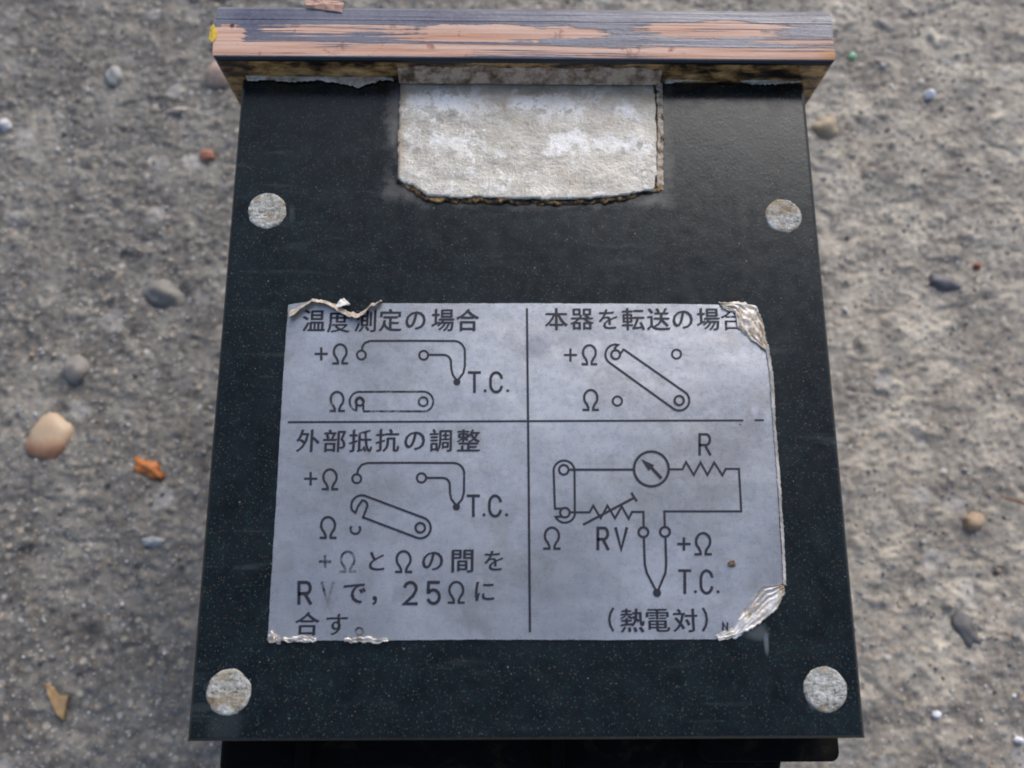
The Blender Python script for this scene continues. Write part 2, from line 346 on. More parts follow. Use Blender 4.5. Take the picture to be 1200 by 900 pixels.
def ground_h(X, Y):
    wx = X + 5*vnoise(X, Y, 11, 1) + 2*vnoise(X, Y, 4, 2); wy = Y + 5*vnoise(X, Y, 11, 3) + 2*vnoise(X, Y, 4, 4)
    h = 1.8*vnoise(wx, wy, 38, 5) + .5*vnoise(wx, wy, 16, 6) + .3*vnoise(wx, wy, 7.5, 7) + .28*vnoise(wx, wy, 3.6, 8) + .34*vnoise(X, Y, 1.7, 9) + .3*vnoise(X, Y, .95, 10)
    h = h - .5*np.clip(.16-np.abs(vnoise(wx, wy, 9, 21)), 0, 1)/.16*(vnoise(X, Y, 20, 22) > 0)
    d, i = cells(wx, wy, 9, 11); h += np.where(i > .55, .8*np.clip(.42-d, 0, 1)/.42, 0) - np.where(i < .18, .7*np.clip(.34-d, 0, 1)/.34, 0)
    d, i = cells(X, Y, 3.2, 12); h += np.where(i > .5, .4*np.sqrt(np.clip(.40-d, 0, 1)/.4), 0)
    d, i = cells(X, Y, 1.5, 13); h += np.where(i > .6, .32*np.sqrt(np.clip(.42-d, 0, 1)/.42), 0)
    return h - .6
def axis(lo, hi, step, far):
    a = list(np.arange(lo, hi, step)); s = step; L = [lo]; 
    while L[-1] > -far: s *= 1.35; L.append(L[-1]-s)
    s = step; H = [a[-1]]
    while H[-1] < far: s *= 1.35; H.append(H[-1]+s)
    return np.array(L[:0:-1] + a + H[1:])
gx = axis(-150, 150, .5, 3000); gy = axis(-135, 105, .5, 3000)
X, Y = np.meshgrid(gx, gy); H = ground_h(X, Y)
bodymask = np.clip((52-np.abs(X))/4, 0, 1)*np.clip((14-Y)/4, 0, 1)*np.clip((Y+112)/6, 0, 1)
H = H*(1-bodymask) + np.minimum(H, -.5)*bodymask
co = np.stack([X*S, Y*S, H*S], -1).reshape(-1, 3); nx, ny = len(gx), len(gy)
idx = np.arange(nx*ny).reshape(ny, nx); q = np.stack([idx[:-1, :-1], idx[:-1, 1:], idx[1:, 1:], idx[1:, :-1]], -1).reshape(-1, 4)
me = bpy.data.meshes.new('ground'); me.vertices.add(len(co)); me.vertices.foreach_set('co', co.ravel())
me.loops.add(q.size); me.loops.foreach_set('vertex_index', q.ravel()); me.polygons.add(len(q))
me.polygons.foreach_set('loop_start', np.arange(0, q.size, 4)); me.polygons.foreach_set('use_smooth', np.ones(len(q), bool)); me.update(calc_edges=True)
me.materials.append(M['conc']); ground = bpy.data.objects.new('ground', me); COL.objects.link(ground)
tag(ground, 'rough weathered grey concrete under the meter', kind='structure')
def gh(x, y): return float(ground_h(np.array([[x]]), np.array([[y]]))[0, 0])

# loose grit: tiny stones nobody could count
def blobs(name, items, mats):
    bm0 = bmesh.new(); bmesh.ops.create_icosphere(bm0, subdivisions=1, radius=1); V = np.array([v.co[:] for v in bm0.verts]); T = np.array([[v.index for v in f.verts] for f in bm0.faces]); bm0.free()
    vs, fs, mi = [], [], []
    for k, (x, y, z, r, m) in enumerate(items):
        A = rng.normal(size=(3, 3)); Q, _ = np.linalg.qr(A); sc = r*rng.uniform(.55, 1.25, 3)
        v = (V*(1+rng.uniform(-.28, .28, (len(V), 1)))*sc) @ Q.T + (x, y, z)
        vs.append(v*S); fs.append(T + k*len(V)); mi += [m]*len(T)
    v = np.concatenate(vs); f = np.concatenate(fs)
    me = bpy.data.meshes.new(name); me.vertices.add(len(v)); me.vertices.foreach_set('co', v.ravel()); me.loops.add(f.size); me.loops.foreach_set('vertex_index', f.ravel())
    me.polygons.add(len(f)); me.polygons.foreach_set('loop_start', np.arange(0, f.size, 3)); me.polygons.foreach_set('material_index', np.array(mi)); me.update(calc_edges=True)
    for m in mats: me.materials.append(m)
    o = bpy.data.objects.new(name, me); COL.objects.link(o); return o
gx_ = rng.uniform(-140, 140, 17000); gy_ = rng.uniform(-128, 98, 17000)
keep = ~((np.abs(gx_) < 44) & (gy_ < -2) & (gy_ > -96))
gx_, gy_ = gx_[keep], gy_[keep]; gh_ = ground_h(gx_[None], gy_[None])[0]
gr = np.clip(rng.lognormal(-1.6, .5, len(gx_)), .09, 1.0)
gm = rng.choice(6, len(gx_), p=[.27, .25, .2, .13, .06, .09])
grit = blobs('loose_grit', [(a_, b_, c_ + r_*.15, r_, m_) for a_, b_, c_, r_, m_ in zip(gx_, gy_, gh_, gr, gm)],
             [plain('grit_grey', (.32, .31, .30)), plain('grit_dark', (.12, .12, .125)), plain('grit_tan', (.42, .36, .29)), plain('grit_pale', (.52, .51, .49)), plain('grit_quartz', (.70, .70, .71), .25), plain('grit_brown', (.34, .24, .17))])
tag(grit, 'loose sand and grit scattered over the rough concrete', kind='stuff')

# single stones and crumbs lying on or set in the concrete
def pebble(name, px, py, rx, ry, h, mat, label, cat, ang=0, sharp=.22, seed=0, sink=.5, smooth=True):
    x, y = F(px, py, GZ); k = 1/ (FPX/(CZ-GZ))          # mm per photo pixel on the ground
    bm = bmesh.new(); bmesh.ops.create_icosphere(bm, subdivisions=3, radius=1)
    for v in bm.verts:
        n_ = 1 + sharp*noise.noise(v.co*1.3 + Vector((seed*3.1, 0, 0)))*2 + sharp*.5*noise.noise(v.co*3.3 + Vector((seed, 4, 0)))
        p = v.co*n_; p = Vector((p.x*rx*k, p.y*ry*k, p.z*h)); p.rotate(Matrix.Rotation(ang, 3, 'Z')); v.co = p*S
    o = from_bm(name, bm, mat, smooth=smooth); o.location = (x*S, y*S, (gh(x, y) + h*(.5-sink))*S)
    return tag(o, label, cat)
def m_two(name, c1, c2, axis_, c0, wdt, sc=400):
    a = N(name); x, y, z = a.xyz(); v = (x, y)[axis_]
    t = a.mr(a.math('ADD', v, a.math('MULTIPLY', a.math('SUBTRACT', a.noise(sc, 4), .5), 6.)), c0-wdt, c0+wdt)
    f = a.noise(900, 4); return a.fin(a.mix(a.mr(f, .35, .65, 0., .25), a.mix(t, c1, c2), (.5, .45, .38)), .45, 0, a.bump(f, .4, .0002))
fy = F(56, 522, GZ)[1]
pebble('pebble', 56, 512, 25, 29, 2.6, m_two('cream_rust_stone', (.46, .18, .07), (.50, .36, .24), 1, fy, 2.2), 'cream pebble with a rusty lower half at the left edge', 'pebble', -.4, .12, 3, .5)
pebble('stone_chip', 172, 549, 18, 9, 1.4, plain('orange_chip', (.48, .16, .04), .6, .5, 700), 'small bright orange stone chip left of the meter', 'stone chip', -.5, .35, 5)
pebble('pebble', 242, 182, 9, 8, 1.4, plain('red_pebble', (.40, .17, .11), .6, .3), 'small reddish pebble left of the meter below the bezel', 'pebble', 0, .2, 8)
pebble('pebble', 262, 84, 24, 19, 3.0, plain('pink_stone', (.36, .27, .22), .6, .25), 'pinkish stone half hidden beneath the left end of the bezel', 'pebble', .6, .2, 9)
pebble('pebble', 134, 88, 10, 15, 2.2, plain('pale_stone', (.36, .35, .34), .6, .2), 'pale grey pebble near the upper left corner', 'pebble', .1, .2, 10, .55)
pebble('pebble', 190, 345, 26, 17, 2.6, plain('grey_stone', (.20, .19, .175), .65, .3, 500), 'flat grey stone set in the concrete left of the meter', 'pebble', -.3, .25, 12, .55)
pebble('pebble', 88, 432, 15, 17, 2.4, plain('taupe_stone', (.235, .215, .20), .6, .2, 500), 'round taupe pebble set in the concrete at far left', 'pebble', 0, .12, 13, .45)
pebble('pebble', 207, 129, 14, 4, 1.1, plain('pinkish_bit', (.42, .36, .32), .6, .2), 'narrow pinkish sliver above the reddish pebble', 'pebble', .2, .25, 35)
pebble('pebble', 5, 147, 8, 8, 1.6, plain('whitish_bit', (.5, .51, .54), .6, .2), 'whitish pebble cut by the left edge of the picture', 'pebble', 0, .2, 36)
pebble('quartz_grain', 1088, 112, 7, 6.5, 1.8, plain('white_quartz', (.85, .85, .9), .3, .1), 'bright white round grain at the upper right', 'quartz grain', 0, .12, 14, .1)
pebble('quartz_grain', 1100, 838, 5, 4, 1.1, plain('white_quartz', (.85, .85, .9), .3, .1), 'small white grain at the lower right of the meter', 'quartz grain', 0, .2, 15, .1)
pebble('quartz_grain', 1194, 867, 5, 3.5, 1.1, plain('white_quartz', (.85, .85, .9), .3, .1), 'tiny white grain in the bottom right corner', 'quartz grain', 0, .2, 16, .1)
pebble('pebble', 1143, 611, 13, 10, 2.0, plain('tan_pebble', (.36, .26, .17), .55, .2), 'tan pebble right of the meter below the twig', 'pebble', .2, .15, 17, .25)
pebble('pebble', 1106, 330, 23, 11, 1.8, plain('slate_stone', (.13, .13, .14), .6, .25, 500), 'dark slate coloured stone right of the meter', 'pebble', -.25, .25, 18, .45)
pebble('pebble', 1135, 738, 12, 20, 1.4, plain('slate_stone_dark', (.14, .137, .135), .7, .3, 500), 'dark oblong stone at the lower right', 'pebble', .4, .3, 19, .6)
pebble('pebble', 968, 150, 16, 15, 2.4, plain('ochre_stone', (.36, .29, .20), .6, .25), 'ochre stone beside the right end of the bezel', 'pebble', .3, .2, 20, .6)
pebble('pebble', 1147, 311, 5, 4, 1.1, plain('brick_crumb', (.30, .08, .05), .6, .2), 'tiny brick red crumb right of the slate stone', 'pebble', 0, .2, 21)
pebble('plastic_crumb', 1000, 65, 5, 6, 1.0, plain('green_plastic', (.22, .46, .30), .4, .1), 'pale green crumb by the right end of the bezel', 'crumb', 0, .2, 22, .4)
pebble('pebble', 180, 635, 13, 6, 1.2, plain('pale_blue_bit', (.34, .36, .38), .6, .2), 'pale bluish chip left of the meter', 'pebble', -.1, .25, 23)
# bark splinter
def splinter():
    P = [(51, 800), (62, 806), (71, 816), (82, 814), (79, 826), (76, 843), (68, 838), (60, 822)]
    pts = jag([F(*p, GZ) for p in P], .7, .12, 3); cx, cy = F(67, 822, GZ); z = gh(cx, cy) + .9
    n = len(pts); vs = [(x, y, GZ + z + .12*(x-cx) + .5*noise.noise((x*.5, y*.5, 1))) for x, y in pts]
    vs += [(x, y, zz - .8) for x, y, zz in vs]
    o = mesh('bark_splinter', vs, [tuple(range(n)), tuple(range(2*n-1, n-1, -1))] + [(i, i+n, (i+1) % n+n, (i+1) % n) for i in range(n)], plain('tan_bark', (.42, .27, .13), .6, .4, 500))
    return tag(o, 'pointed tan splinter of bark at the lower left', 'splinter')
splinter()
def tube(name, pts, r, mat, seg=8, parent=None):
    vs, fs = [], []
    for i, p in enumerate(pts):
        p = Vector(p); t = (Vector(pts[min(i+1, len(pts)-1)]) - Vector(pts[max(i-1, 0)])).normalized()
        u = t.cross(Vector((0, 0, 1))).normalized(); v = t.cross(u); rr = r[i] if isinstance(r, list) else r
        for k in range(seg):
            a_ = 2*math.pi*k/seg; vs.append(tuple(p + (u*math.cos(a_) + v*math.sin(a_))*rr))
    for i in range(len(pts)-1):
        for k in range(seg): fs.append((i*seg+k, i*seg+(k+1) % seg, (i+1)*seg+(k+1) % seg, (i+1)*seg+k))
    fs += [tuple(range(seg))[::-1], tuple(range((len(pts)-1)*seg, len(pts)*seg))]
    return mesh(name, vs, fs, mat, parent, True)
tp = []
for px, py in ((1172, 583), (1181, 585), (1192, 588), (1204, 593), (1216, 596)):
    x, y = F(px, py, GZ); tp.append((x, y, GZ + max(gh(x, y), .2) + .5))
tag(tube('twig', tp, [.12, .28, .34, .36, .4], plain('reddish_twig', (.22, .10, .05), .7, .3)), 'thin reddish brown twig at the right edge', 'twig')

# ------------------------------------------------------------------ the panel meter
L = 98.5; BW = 45.0
meter = bpy.data.objects.new('panel_meter', None); COL.objects.link(meter); meter.empty_display_size = .02
tag(meter, 'old black panel meter lying on concrete with a silver wiring label on its upward side', 'panel meter')
# case: chamfered box; the upward side is a speckled painted plate
bm = box_bm(-BW, BW, -L, -.02, GZ+3.2, -.5, 1.0, 2); from_bm('case', bm, M['side'], meter)
bm = bmesh.new(); bmesh.ops.create_cube(bm, size=1)
for v in bm.verts: v.co = W(v.co.x*2*BW, -L/2 + v.co.y*(L-.04), -.9 + v.co.z*1.8)
bmesh.ops.bevel(bm, geom=[e for e in bm.edges if all(v.co.z > FACE-.0005 for v in e.verts)], offset=.55*S, segments=3, profile=.5, affect='EDGES')
for v in bm.verts:
    if v.co.z < FACE - .0005: v.co.x *= 1.0022; v.co.y -= .0001 if v.co.y < -.05 else 0
from_bm('top_plate', bm, M['face'], meter)

# bezel ring: top bar, side bars and lower bar round the glass
O, E, B = 48.04, 5.386, 9.4
bz0 = GZ + .1
bm = bmesh.new()
def ring(y, ins):      # outer rectangle at depth y
    return [(-O+ins, y, bz0+ins), (O-ins, y, bz0+ins), (O-ins, y, E-ins), (-O+ins, y, E-ins)]
prof = [(0, 4.2), (0, .85), (.10, .45), (.30, .20), (.55, .05), (.95, 0), (6.6, 0), (6.7, .05), (6.8, .05), (6.9, .0), (8.7, .06), (9.25, .35), (9.4, .8), (9.4, 6.0), (7.4, 7.0), (4.0, 7.2)]
rows = [[bm.verts.new(W(*p)) for p in ring(y, i)] for y, i in prof]
for a_, b_ in zip(rows, rows[1:]):
    for k in range(4): bm.faces.new((a_[k], a_[(k+1) % 4], b_[(k+1) % 4], b_[k]))
bm.faces.new(rows[0][::-1])
vert_e = [e for e in bm.edges if abs(e.verts[0].co.y-e.verts[1].co.y) > 1e-5]
from_bm('bezel', bm, M['bezel'], meter)
gl = N('dusty_dial_glass'); gl.b.inputs['Transmission Weight'].default_value = 0.9; gl.b.inputs['Roughness'].default_value = .08; gl.b.inputs['IOR'].default_value = 1.5
from_bm('dial_glass', box_bm(-O+7.3, O-7.3, 5.0, 6.6, bz0+7.3, E-7.3), gl.fin((.9, .92, .9)), meter)
from_bm('dial', box_bm(-O+7.5, O-7.5, 3.4, 4.0, bz0+7.5, E-7.5), plain('cream_dial', (.62, .58, .48), .6, .08), meter)
# flakes on the bezel
def flake(name, P, z, mat, lift=.5, th=.25, seed=1):
    pts = jag([F(*p, z) for p in P], .5, .1, seed); n = len(pts)
    vs = [(x, y, z + .1 + lift*abs(noise.noise((x*.6+seed, y*.6, 2)))) for x, y in pts]; c = (sum(p[0] for p in pts)/n, sum(p[1] for p in pts)/n, z + lift*.6)
    vs += [(x, y, zz - th) for x, y, zz in vs]; vs += [c, (c[0], c[1], c[2]-th)]
    fs = [(2*n, i, (i+1) % n) for i in range(n)] + [(2*n+1, n+(i+1) % n, n+i) for i in range(n)] + [(i, i+n, (i+1) % n+n, (i+1) % n) for i in range(n)]
    return mesh(name, vs, fs, mat, meter)
flake('paint_flake', [(357, 1), (372, -1), (390, 1), (403, 4), (401, 15), (388, 13), (372, 11), (360, 8)], E, plain('salmon_flake', (.50, .31, .24), .75, .35), .7)['label'] = 'curled salmon paint flake on the top edge of the bezel'
flake('paint_flake', [(247, 33), (251, 29), (255, 38), (254, 44), (249, 50), (245, 46)], E, plain('yellow_paint', (.62, .42, .03), .6, .2), .4, .25, 4)['label'] = 'bright yellow paint chip at the left corner of the bezel'

# gasket paper torn along the joint between bezel and case
def torn_strip(name, top, bot, mat, z0, z1, n=70, seed=0, amp=.25, rows_=7, parent=None, th=.12):
    """crumpled sheet between two outlines (photo spots), raised from z0 at the top line to z1 at the lower line"""
    def along(P, t):
        d = [0]
        for a_, b_ in zip(P, P[1:]): d.append(d[-1] + math.dist(a_, b_))
        s = t*d[-1]
        for i in range(len(P)-1):
            if s <= d[i+1] or i == len(P)-2:
                k = (s-d[i])/max(d[i+1]-d[i], 1e-6); return (P[i][0]+(P[i+1][0]-P[i][0])*k, P[i][1]+(P[i+1][1]-P[i][1])*k)
    vs = []; fs = []
    for j in range(rows_):
        u = j/(rows_-1)
        for i in range(n):
            t = i/(n-1); a_ = along(top, t); b_ = along(bot, t); px = a_[0]+(b_[0]-a_[0])*u; py = a_[1]+(b_[1]-a_[1])*u
            x, y = F(px, py)
            z = z0+(z1-z0)*u + amp*(1.1*(.5-abs(noise.noise((t*3.2+seed, u*5.5, seed)))*2.2) + .35*noise.noise((t*9, u*4, seed+3)))
            edge = (1 if j in (0, rows_-1) else .3)*.13
            x += edge*noise.noise((x*2.5, y*2.5, seed+9)); y += edge*2*noise.noise((x*2.2, seed, 4.4))
            vs.append((x, y, max(z, .05 + th)))
    m_ = len(vs); vs += [(x, y, z-th) for x, y, z in vs]
    for j in range(rows_-1):
        for i in range(n-1):
            q_ = (j*n+i, (j+1)*n+i, (j+1)*n+i+1, j*n+i+1); fs.append(q_); fs.append(tuple(m_+k for k in q_[::-1]))
    per = [i for i in range(n)] + [j*n+n-1 for j in range(1, rows_)] + [(rows_-1)*n+i for i in range(n-2, -1, -1)] + [j*n for j in range(rows_-2, 0, -1)]
    for a_, b_ in zip(per, per[1:]+per[:1]): fs.append((a_, b_, b_+m_, a_+m_))
    o = mesh(name, vs, fs, mat, parent or meter, True); return o
torn_strip('gasket_strip', [(289, 91.5), (460, 91)], [(291, 97), (318, 95), (345, 98), (378, 96), (400, 99), (420, 104), (434, 100), (447, 96), (462, 97)], M['gasket'], .75, .5, 90, 1, .12)
torn_strip('gasket_strip', [(778, 92), (930, 93)], [(779, 99), (812, 97), (832, 95.5), (850, 93.5), (866, 96), (880, 101), (905, 100.5), (938, 97)], M['gasket'], .7, .45, 80, 5, .12)

# bare metal patch on a layer of rusty adhesive
bot = [(466, 208), (471, 213), (482, 215), (493, 223), (500, 228), (530, 230), (560, 229), (600, 231), (640, 232), (690, 231), (725, 228), (748, 224), (766, 222)]
top_ = [(770, 200), (770, 150), (768, 110), (765, 97), (758, 90)]
pm = [F(x, y, .9) for x, y in bot + top_] + [(MXR-2.5, -.03), (MXL+.4, -.03)] + [F(x, y, .9) for x, y in ((468, 110), (466, 160))]
def sheet(name, poly, z, mat, th, step=.5, rough=.12, seed=0, eround=.35):
    """sheet with an uneven surface: grid cells whose centre lies inside the outline"""
    from mathutils.geometry import intersect_point_tri_2d
    P = np.array(poly); x0, y0 = P.min(0); x1, y1 = P.max(0); xs = np.arange(x0-.5, x1+.5, step); ys = np.arange(y0-.5, y1+.5, step)
    GX, GY = np.meshgrid(xs, ys)
    ins = np.zeros(GX.shape, bool); dist = np.full(GX.shape, 99.); near = np.zeros(GX.shape+(2,))
    n = len(P)
    for i in range(n):
        a_, b_ = P[i], P[(i+1) % n]
        c = ((a_[1] > GY) != (b_[1] > GY)); xx = (b_[0]-a_[0])*(GY-a_[1])/((b_[1]-a_[1]) or 1e-9)+a_[0]; ins ^= c & (GX < xx)
        ab = b_-a_; t = np.clip(((GX-a_[0])*ab[0]+(GY-a_[1])*ab[1])/max(ab@ab, 1e-9), 0, 1); qx = a_[0]+t*ab[0]; qy = a_[1]+t*ab[1]
        d = np.hypot(GX-qx, GY-qy); m_ = d < dist; dist = np.where(m_, d, dist); near[m_] = np.stack([qx, qy], -1)[m_]
    use = ins | (dist < step*.75)
    snap = ~ins & use
    GX = np.where(snap, near[..., 0], GX); GY = np.where(snap, near[..., 1], GY); dist = np.where(snap, 0, dist)
    Hh = rough*(2*vnoise(GX, GY, 2.6, seed+1) + 1.4*vnoise(GX, GY, 1.1, seed+2)) 
    Z = z + Hh - (1-np.clip(dist/eround, 0, 1))**2*th*.12
    id_ = -np.ones(GX.shape, int); vs = []
    for j in range(GX.shape[0]):
        for i in range(GX.shape[1]):
            if use[j, i]: id_[j, i] = len(vs); vs.append((GX[j, i], GY[j, i], Z[j, i]))
    fs = []; 
    for j in range(GX.shape[0]-1):
        for i in range(GX.shape[1]-1):
            q_ = (id_[j, i], id_[j, i+1], id_[j+1, i+1], id_[j+1, i]); 
            if min(q_) >= 0: fs.append(q_)
    from collections import Counter
    ec = Counter(); dr = {}
    for f_ in fs:
        for k in range(4):
            e = (f_[k], f_[(k+1) % 4]); ec[frozenset(e)] += 1; dr[frozenset(e)] = e
    low = {}
    for e, c in ec.items():
        if c == 1:
            for v in e:
                if v not in low: low[v] = len(vs); vs.append((vs[v][0], vs[v][1], vs[v][2]-th))
    for e, c in ec.items():
        if c == 1: a_, b_ = dr[e]; fs.append((b_, a_, low[a_], low[b_]))
    return mesh(name, vs, fs, mat, meter, True)
sheet('metal_patch', jag(pm, .4, .17, 2), .62, M['bare'], .34, .36, .07, 20)
ad = [F(x, y + (7.5 if 480 < x < 740 else 4), .3) for x, y in bot] + [F(x, y, .3) for x, y in ((776, 222), (777, 180), (776, 130), (773, 100))] + [(MXR-1.0, -.04), (MXL+.6, -.04), F(470, 150, .3), F(466, 206, .3)]
sheet('adhesive_layer', jag(ad, .35, .34, 8), .26, M['rust'], .30, .3, .16, 30)
def grime_lip():
    x0, x1 = F(467, 85, 2)[0], F(774, 85, 2)[0]; nx_, nz_ = 90, 10; vs = []; fs = []
    for j in range(nz_):
        for i in range(nx_):
            x = x0+(x1-x0)*i/(nx_-1); topz = 3.6 + .9*noise.noise((x*.22, 3, 1)) + .3*noise.noise((x*1.1, 3, 1)); z = .9+(topz-.9)*j/(nz_-1)
            vs.append((x, -.32 - .9*(1-j/(nz_-1))**2 + .16*noise.noise((x*.9, z*1.4, 7)) + .08*noise.noise((x*2.6, z*3, 7)) + (.26 if j == nz_-1 else 0), z))
    for j in range(nz_-1):
        for i in range(nx_-1): a_ = j*nx_+i; fs.append((a_, a_+1, a_+nx_+1, a_+nx_))
    m_ = len(vs); vs += [(x, -.01, z) for x, y, z in vs]; fs += [tuple(m_+k for k in f[::-1]) for f in fs]
    a = N('brown_grime'); f = a.noise(420, 5, .7)
    return mesh('grime_deposit', vs, fs, a.fin(a.ramp(f, (.36, (.10, .06, .03)), (.47, (.30, .20, .13)), (.58, (.50, .38, .28)), (.70, (.48, .30, .13))), .85, 0, a.bump(f, .8, .0003)), meter, True)
grime_lip()
torn_strip('paper_shred', [(466, 84), (480, 79), (497, 80)], [(470, 90), (482, 88), (492, 85)], plain('pale_shred', (.62, .58, .52), .7, .2), 1.5, 1.7, 20, 44, .3, 5)
m_fib = N('pale_adhesive_fibre'); _f = m_fib.noise(700, 5, .8); m_fib = m_fib.fin(m_fib.ramp(_f, (.38, (.10, .06, .03)), (.48, (.36, .29, .21)), (.60, (.58, .54, .47)), (.7, (.66, .64, .6))), .85, 0, m_fib.bump(_f, .8, .0003))
# pale fibre lip down the right side of the patch
torn_strip('adhesive_lip', [(768, 96), (770, 140), (769, 220)], [(776, 98), (777, 140), (777, 224)], m_fib, .42, .15, 90, 12, .15, 6)

# four round plugs
for px, py, r in ((313, 247, 22.5), (918, 253, 21), (268, 811, 26), (967, 808, 25.5)):
    cx, cy = F(px, py); rm = (F(px+r, py)[0]-F(px-r, py)[0])/2; seed = px
    vs = [(0, 0, .18)]; fs = []; nr, ns = 9, 40
    for j in range(1, nr+1):
        for k in range(ns):
            a_ = 2*math.pi*k/ns; rr = rm*j/nr*(1 + (.05*noise.noise((math.cos(a_)*2.2+seed, math.sin(a_)*2.2, 0)) + .03*noise.noise((math.cos(a_)*6+seed, math.sin(a_)*6, 0)))*(j/nr))
            x, y = rr*math.cos(a_), rr*math.sin(a_)
            z = .16 + .16*noise.noise((x*1.2+seed, y*2.0, 1)) + .12*noise.noise((x*3.5, y*3.5+seed, 1)) - (.25 if j == nr else .04 if j == nr-1 else 0)
            vs.append((x, y, max(z, .03)))
    b_ = len(vs)
    for k in range(ns): x, y, z = vs[1+(nr-1)*ns+k]; vs.append((x*1.01, y*1.01, -.2))
    for k in range(ns):
        fs.append((0, 1+k, 1+(k+1) % ns))
        for j in range(nr): q0 = 1+j*ns; fs.append((q0+k, q0+ns+k, q0+ns+(k+1) % ns, q0+(k+1) % ns))
    o = mesh('round_plug', [(v[0]*S, v[1]*S, v[2]*S) for v in vs], fs, M['plug'], None, True, raw=True)
    o.location = W(cx, cy, 0); o.parent = meter

# rear terminal block below the end of the case
zb = -13.0
xl, yb = F(247, 896, zb); xr = F(984, 880, zb)[0]; yb2 = F(980, 893, zb)[1]
bm = box_bm(xl, F(925, 880, zb)[0], F(600, 915, zb)[1], -L+1, zb-22, zb-3, 1.5, 3); tb = from_bm('terminal_block', bm, M['rear'], meter)
xm = F(822, 880, zb)[0]
bm = bmesh.new(); bmesh.ops.create_cube(bm, size=1)
for v in bm.verts: v.co = W((xm+xr)/2 + v.co.x*(xr-xm), (yb2-L+3)/2 + v.co.y*(-L+3-yb2), zb-1.5 + v.co.z*3)
bmesh.ops.bevel(bm, geom=[e for e in bm.edges if abs(e.verts[0].co.z-e.verts[1].co.z) > .001], offset=1.3*S, segments=4, profile=.5, affect='EDGES')
bmesh.ops.bevel(bm, geom=[e for e in bm.edges if all(v.co.z > FACE+(zb-.1)*S for v in e.verts)], offset=.3*S, segments=2, profile=.5, affect='EDGES')
from_bm('terminal_lug_cover', bm, M['rear'], meter)
for px in (352, 655):
    x = F(px, 880, zb)[0]; from_bm('barrier_rib', box_bm(x-.9, x+.9, yb2-3.5, -L+2, zb-4, zb-random.uniform(.2, 1.5), .3, 2), M['rear'], meter)

# ------------------------------------------------------------------ silver label
outline = [(338, 357), (352, 355), (366, 353), (382, 354), (396, 361), (407, 368), (419, 370), (430, 361), (445, 355.5), (617, 355.5), (760, 356), (842, 357), (858, 366), (866, 378), (878, 388), (890, 398), (897, 408),
           (903, 450), (906, 500), (911, 570), (915, 640), (918, 684), (908, 700), (893, 712), (876, 722), (862, 738), (843, 749), (700, 750), (560, 749.5), (440, 750.5), (380, 750.5), (314, 751),
           (317, 690), (323, 600), (329, 490), (334, 410)]
def m_label_sheet():
    pts = []
    P = [F(x, y, .2) for x, y in outline]
    return jag(P, .7, .05, 6)
lab = slab('wiring_label', m_label_sheet(), .02, .22, M['label'], meter)
# torn, curled rims
foil_b = m_foil('brown_torn_backing')
torn_strip('curled_rim', [(339, 368), (350, 360), (366, 352), (384, 353), (398, 360), (408, 366), (421, 368), (433, 359), (448, 353)],
           [(341, 377), (353, 366), (368, 357), (384, 359), (397, 367), (409, 374), (422, 376), (435, 364), (449, 356)], plain('torn_paper_edge', (.44, .38, .31), .7, .6, 800), .35, 1.3, 120, 3, .35, 6)
torn_strip('curled_rim', [(392, 362), (400, 352), (404, 352)], [(402, 364), (408, 362), (413, 360)], plain('white_paper_tip', (.75, .73, .69), .7, .1), .5, 1.6, 16, 9, .2, 5)
torn_strip('curled_rim', [(841, 355), (868, 354), (886, 361), (893, 378), (898, 403)], [(846, 362), (861, 368), (863, 384), (876, 397), (897, 412)], m_foil('fibrous_torn_backing'), .34, .48, 110, 15, .24, 20)
torn_strip('curled_rim', [(917, 684), (893, 687), (880, 703), (866, 722), (858, 737), (838, 745)], [(919, 694), (910, 712), (893, 728), (876, 740), (860, 748), (842, 751)], M['foil'], .40, .30, 140, 22, .26, 26)
torn_strip('curled_rim', [(318, 738), (322, 741), (330, 748)], [(314, 748), (318, 753), (330, 753)], M['foil'], .5, .5, 20, 31, .5, 6)
torn_strip('curled_rim', [(332, 748), (355, 745), (371, 748)], [(334, 752), (355, 753), (371, 752)], M['foil'], .45, .5, 30, 33, .35, 5)
torn_strip('curled_rim', [(404, 748), (430, 746), (454, 749)], [(404, 752), (430, 753.5), (456, 752)], M['foil'], .45, .5, 36, 35, .35, 5)
torn_strip('curled_rim', [(896, 404), (901, 440), (905, 500), (911, 575), (915, 640), (917, 686)], [(900, 403), (906, 440), (909, 500), (915, 575), (919, 640), (921, 686)], plain('grey_rim', (.36, .34, .33), .6, .45, 700), .32, .1, 140, 41, .12, 4)

# print: flat ribbons and glyphs lying just above the foil
LV = [0]
def zlev(): LV[0] = (LV[0]+1) % 9; return .245 + LV[0]*.008
def ribbon(P, wd, z, closed=False):
    """mitred flat line through the mm points P"""
    n = len(P); vs = []; fs = []
    for i in range(n):
        p = Vector(P[i]); wd_ = wd*1.28; a_ = Vector(P[i-1]) if (i or closed) else None; b_ = Vector(P[(i+1) % n]) if (i < n-1 or closed) else None
        d1 = (p-a_).normalized() if a_ is not None else None; d2 = (b_-p).normalized() if b_ is not None else None
        t = ((d1 or d2) + (d2 or d1)).normalized() if (d1 or d2) else Vector((1, 0)); nn = Vector((-t.y, t.x)); ref = d1 or d2
        c = max(.45, abs(nn.dot(Vector((-ref.y, ref.x))))); nn *= wd_/2/c
        ext = Vector((0, 0))
        if not closed and i == 0: ext = -d2*wd*.35
        if not closed and i == n-1: ext = d1*wd*.35
        vs += [(*(p+nn+ext), z), (*(p-nn+ext), z)]
    for i in range(n if closed else n-1): a_, b_ = 2*i, 2*((i+1) % n); fs.append((a_+1, b_+1, b_, a_))
    return vs, fs
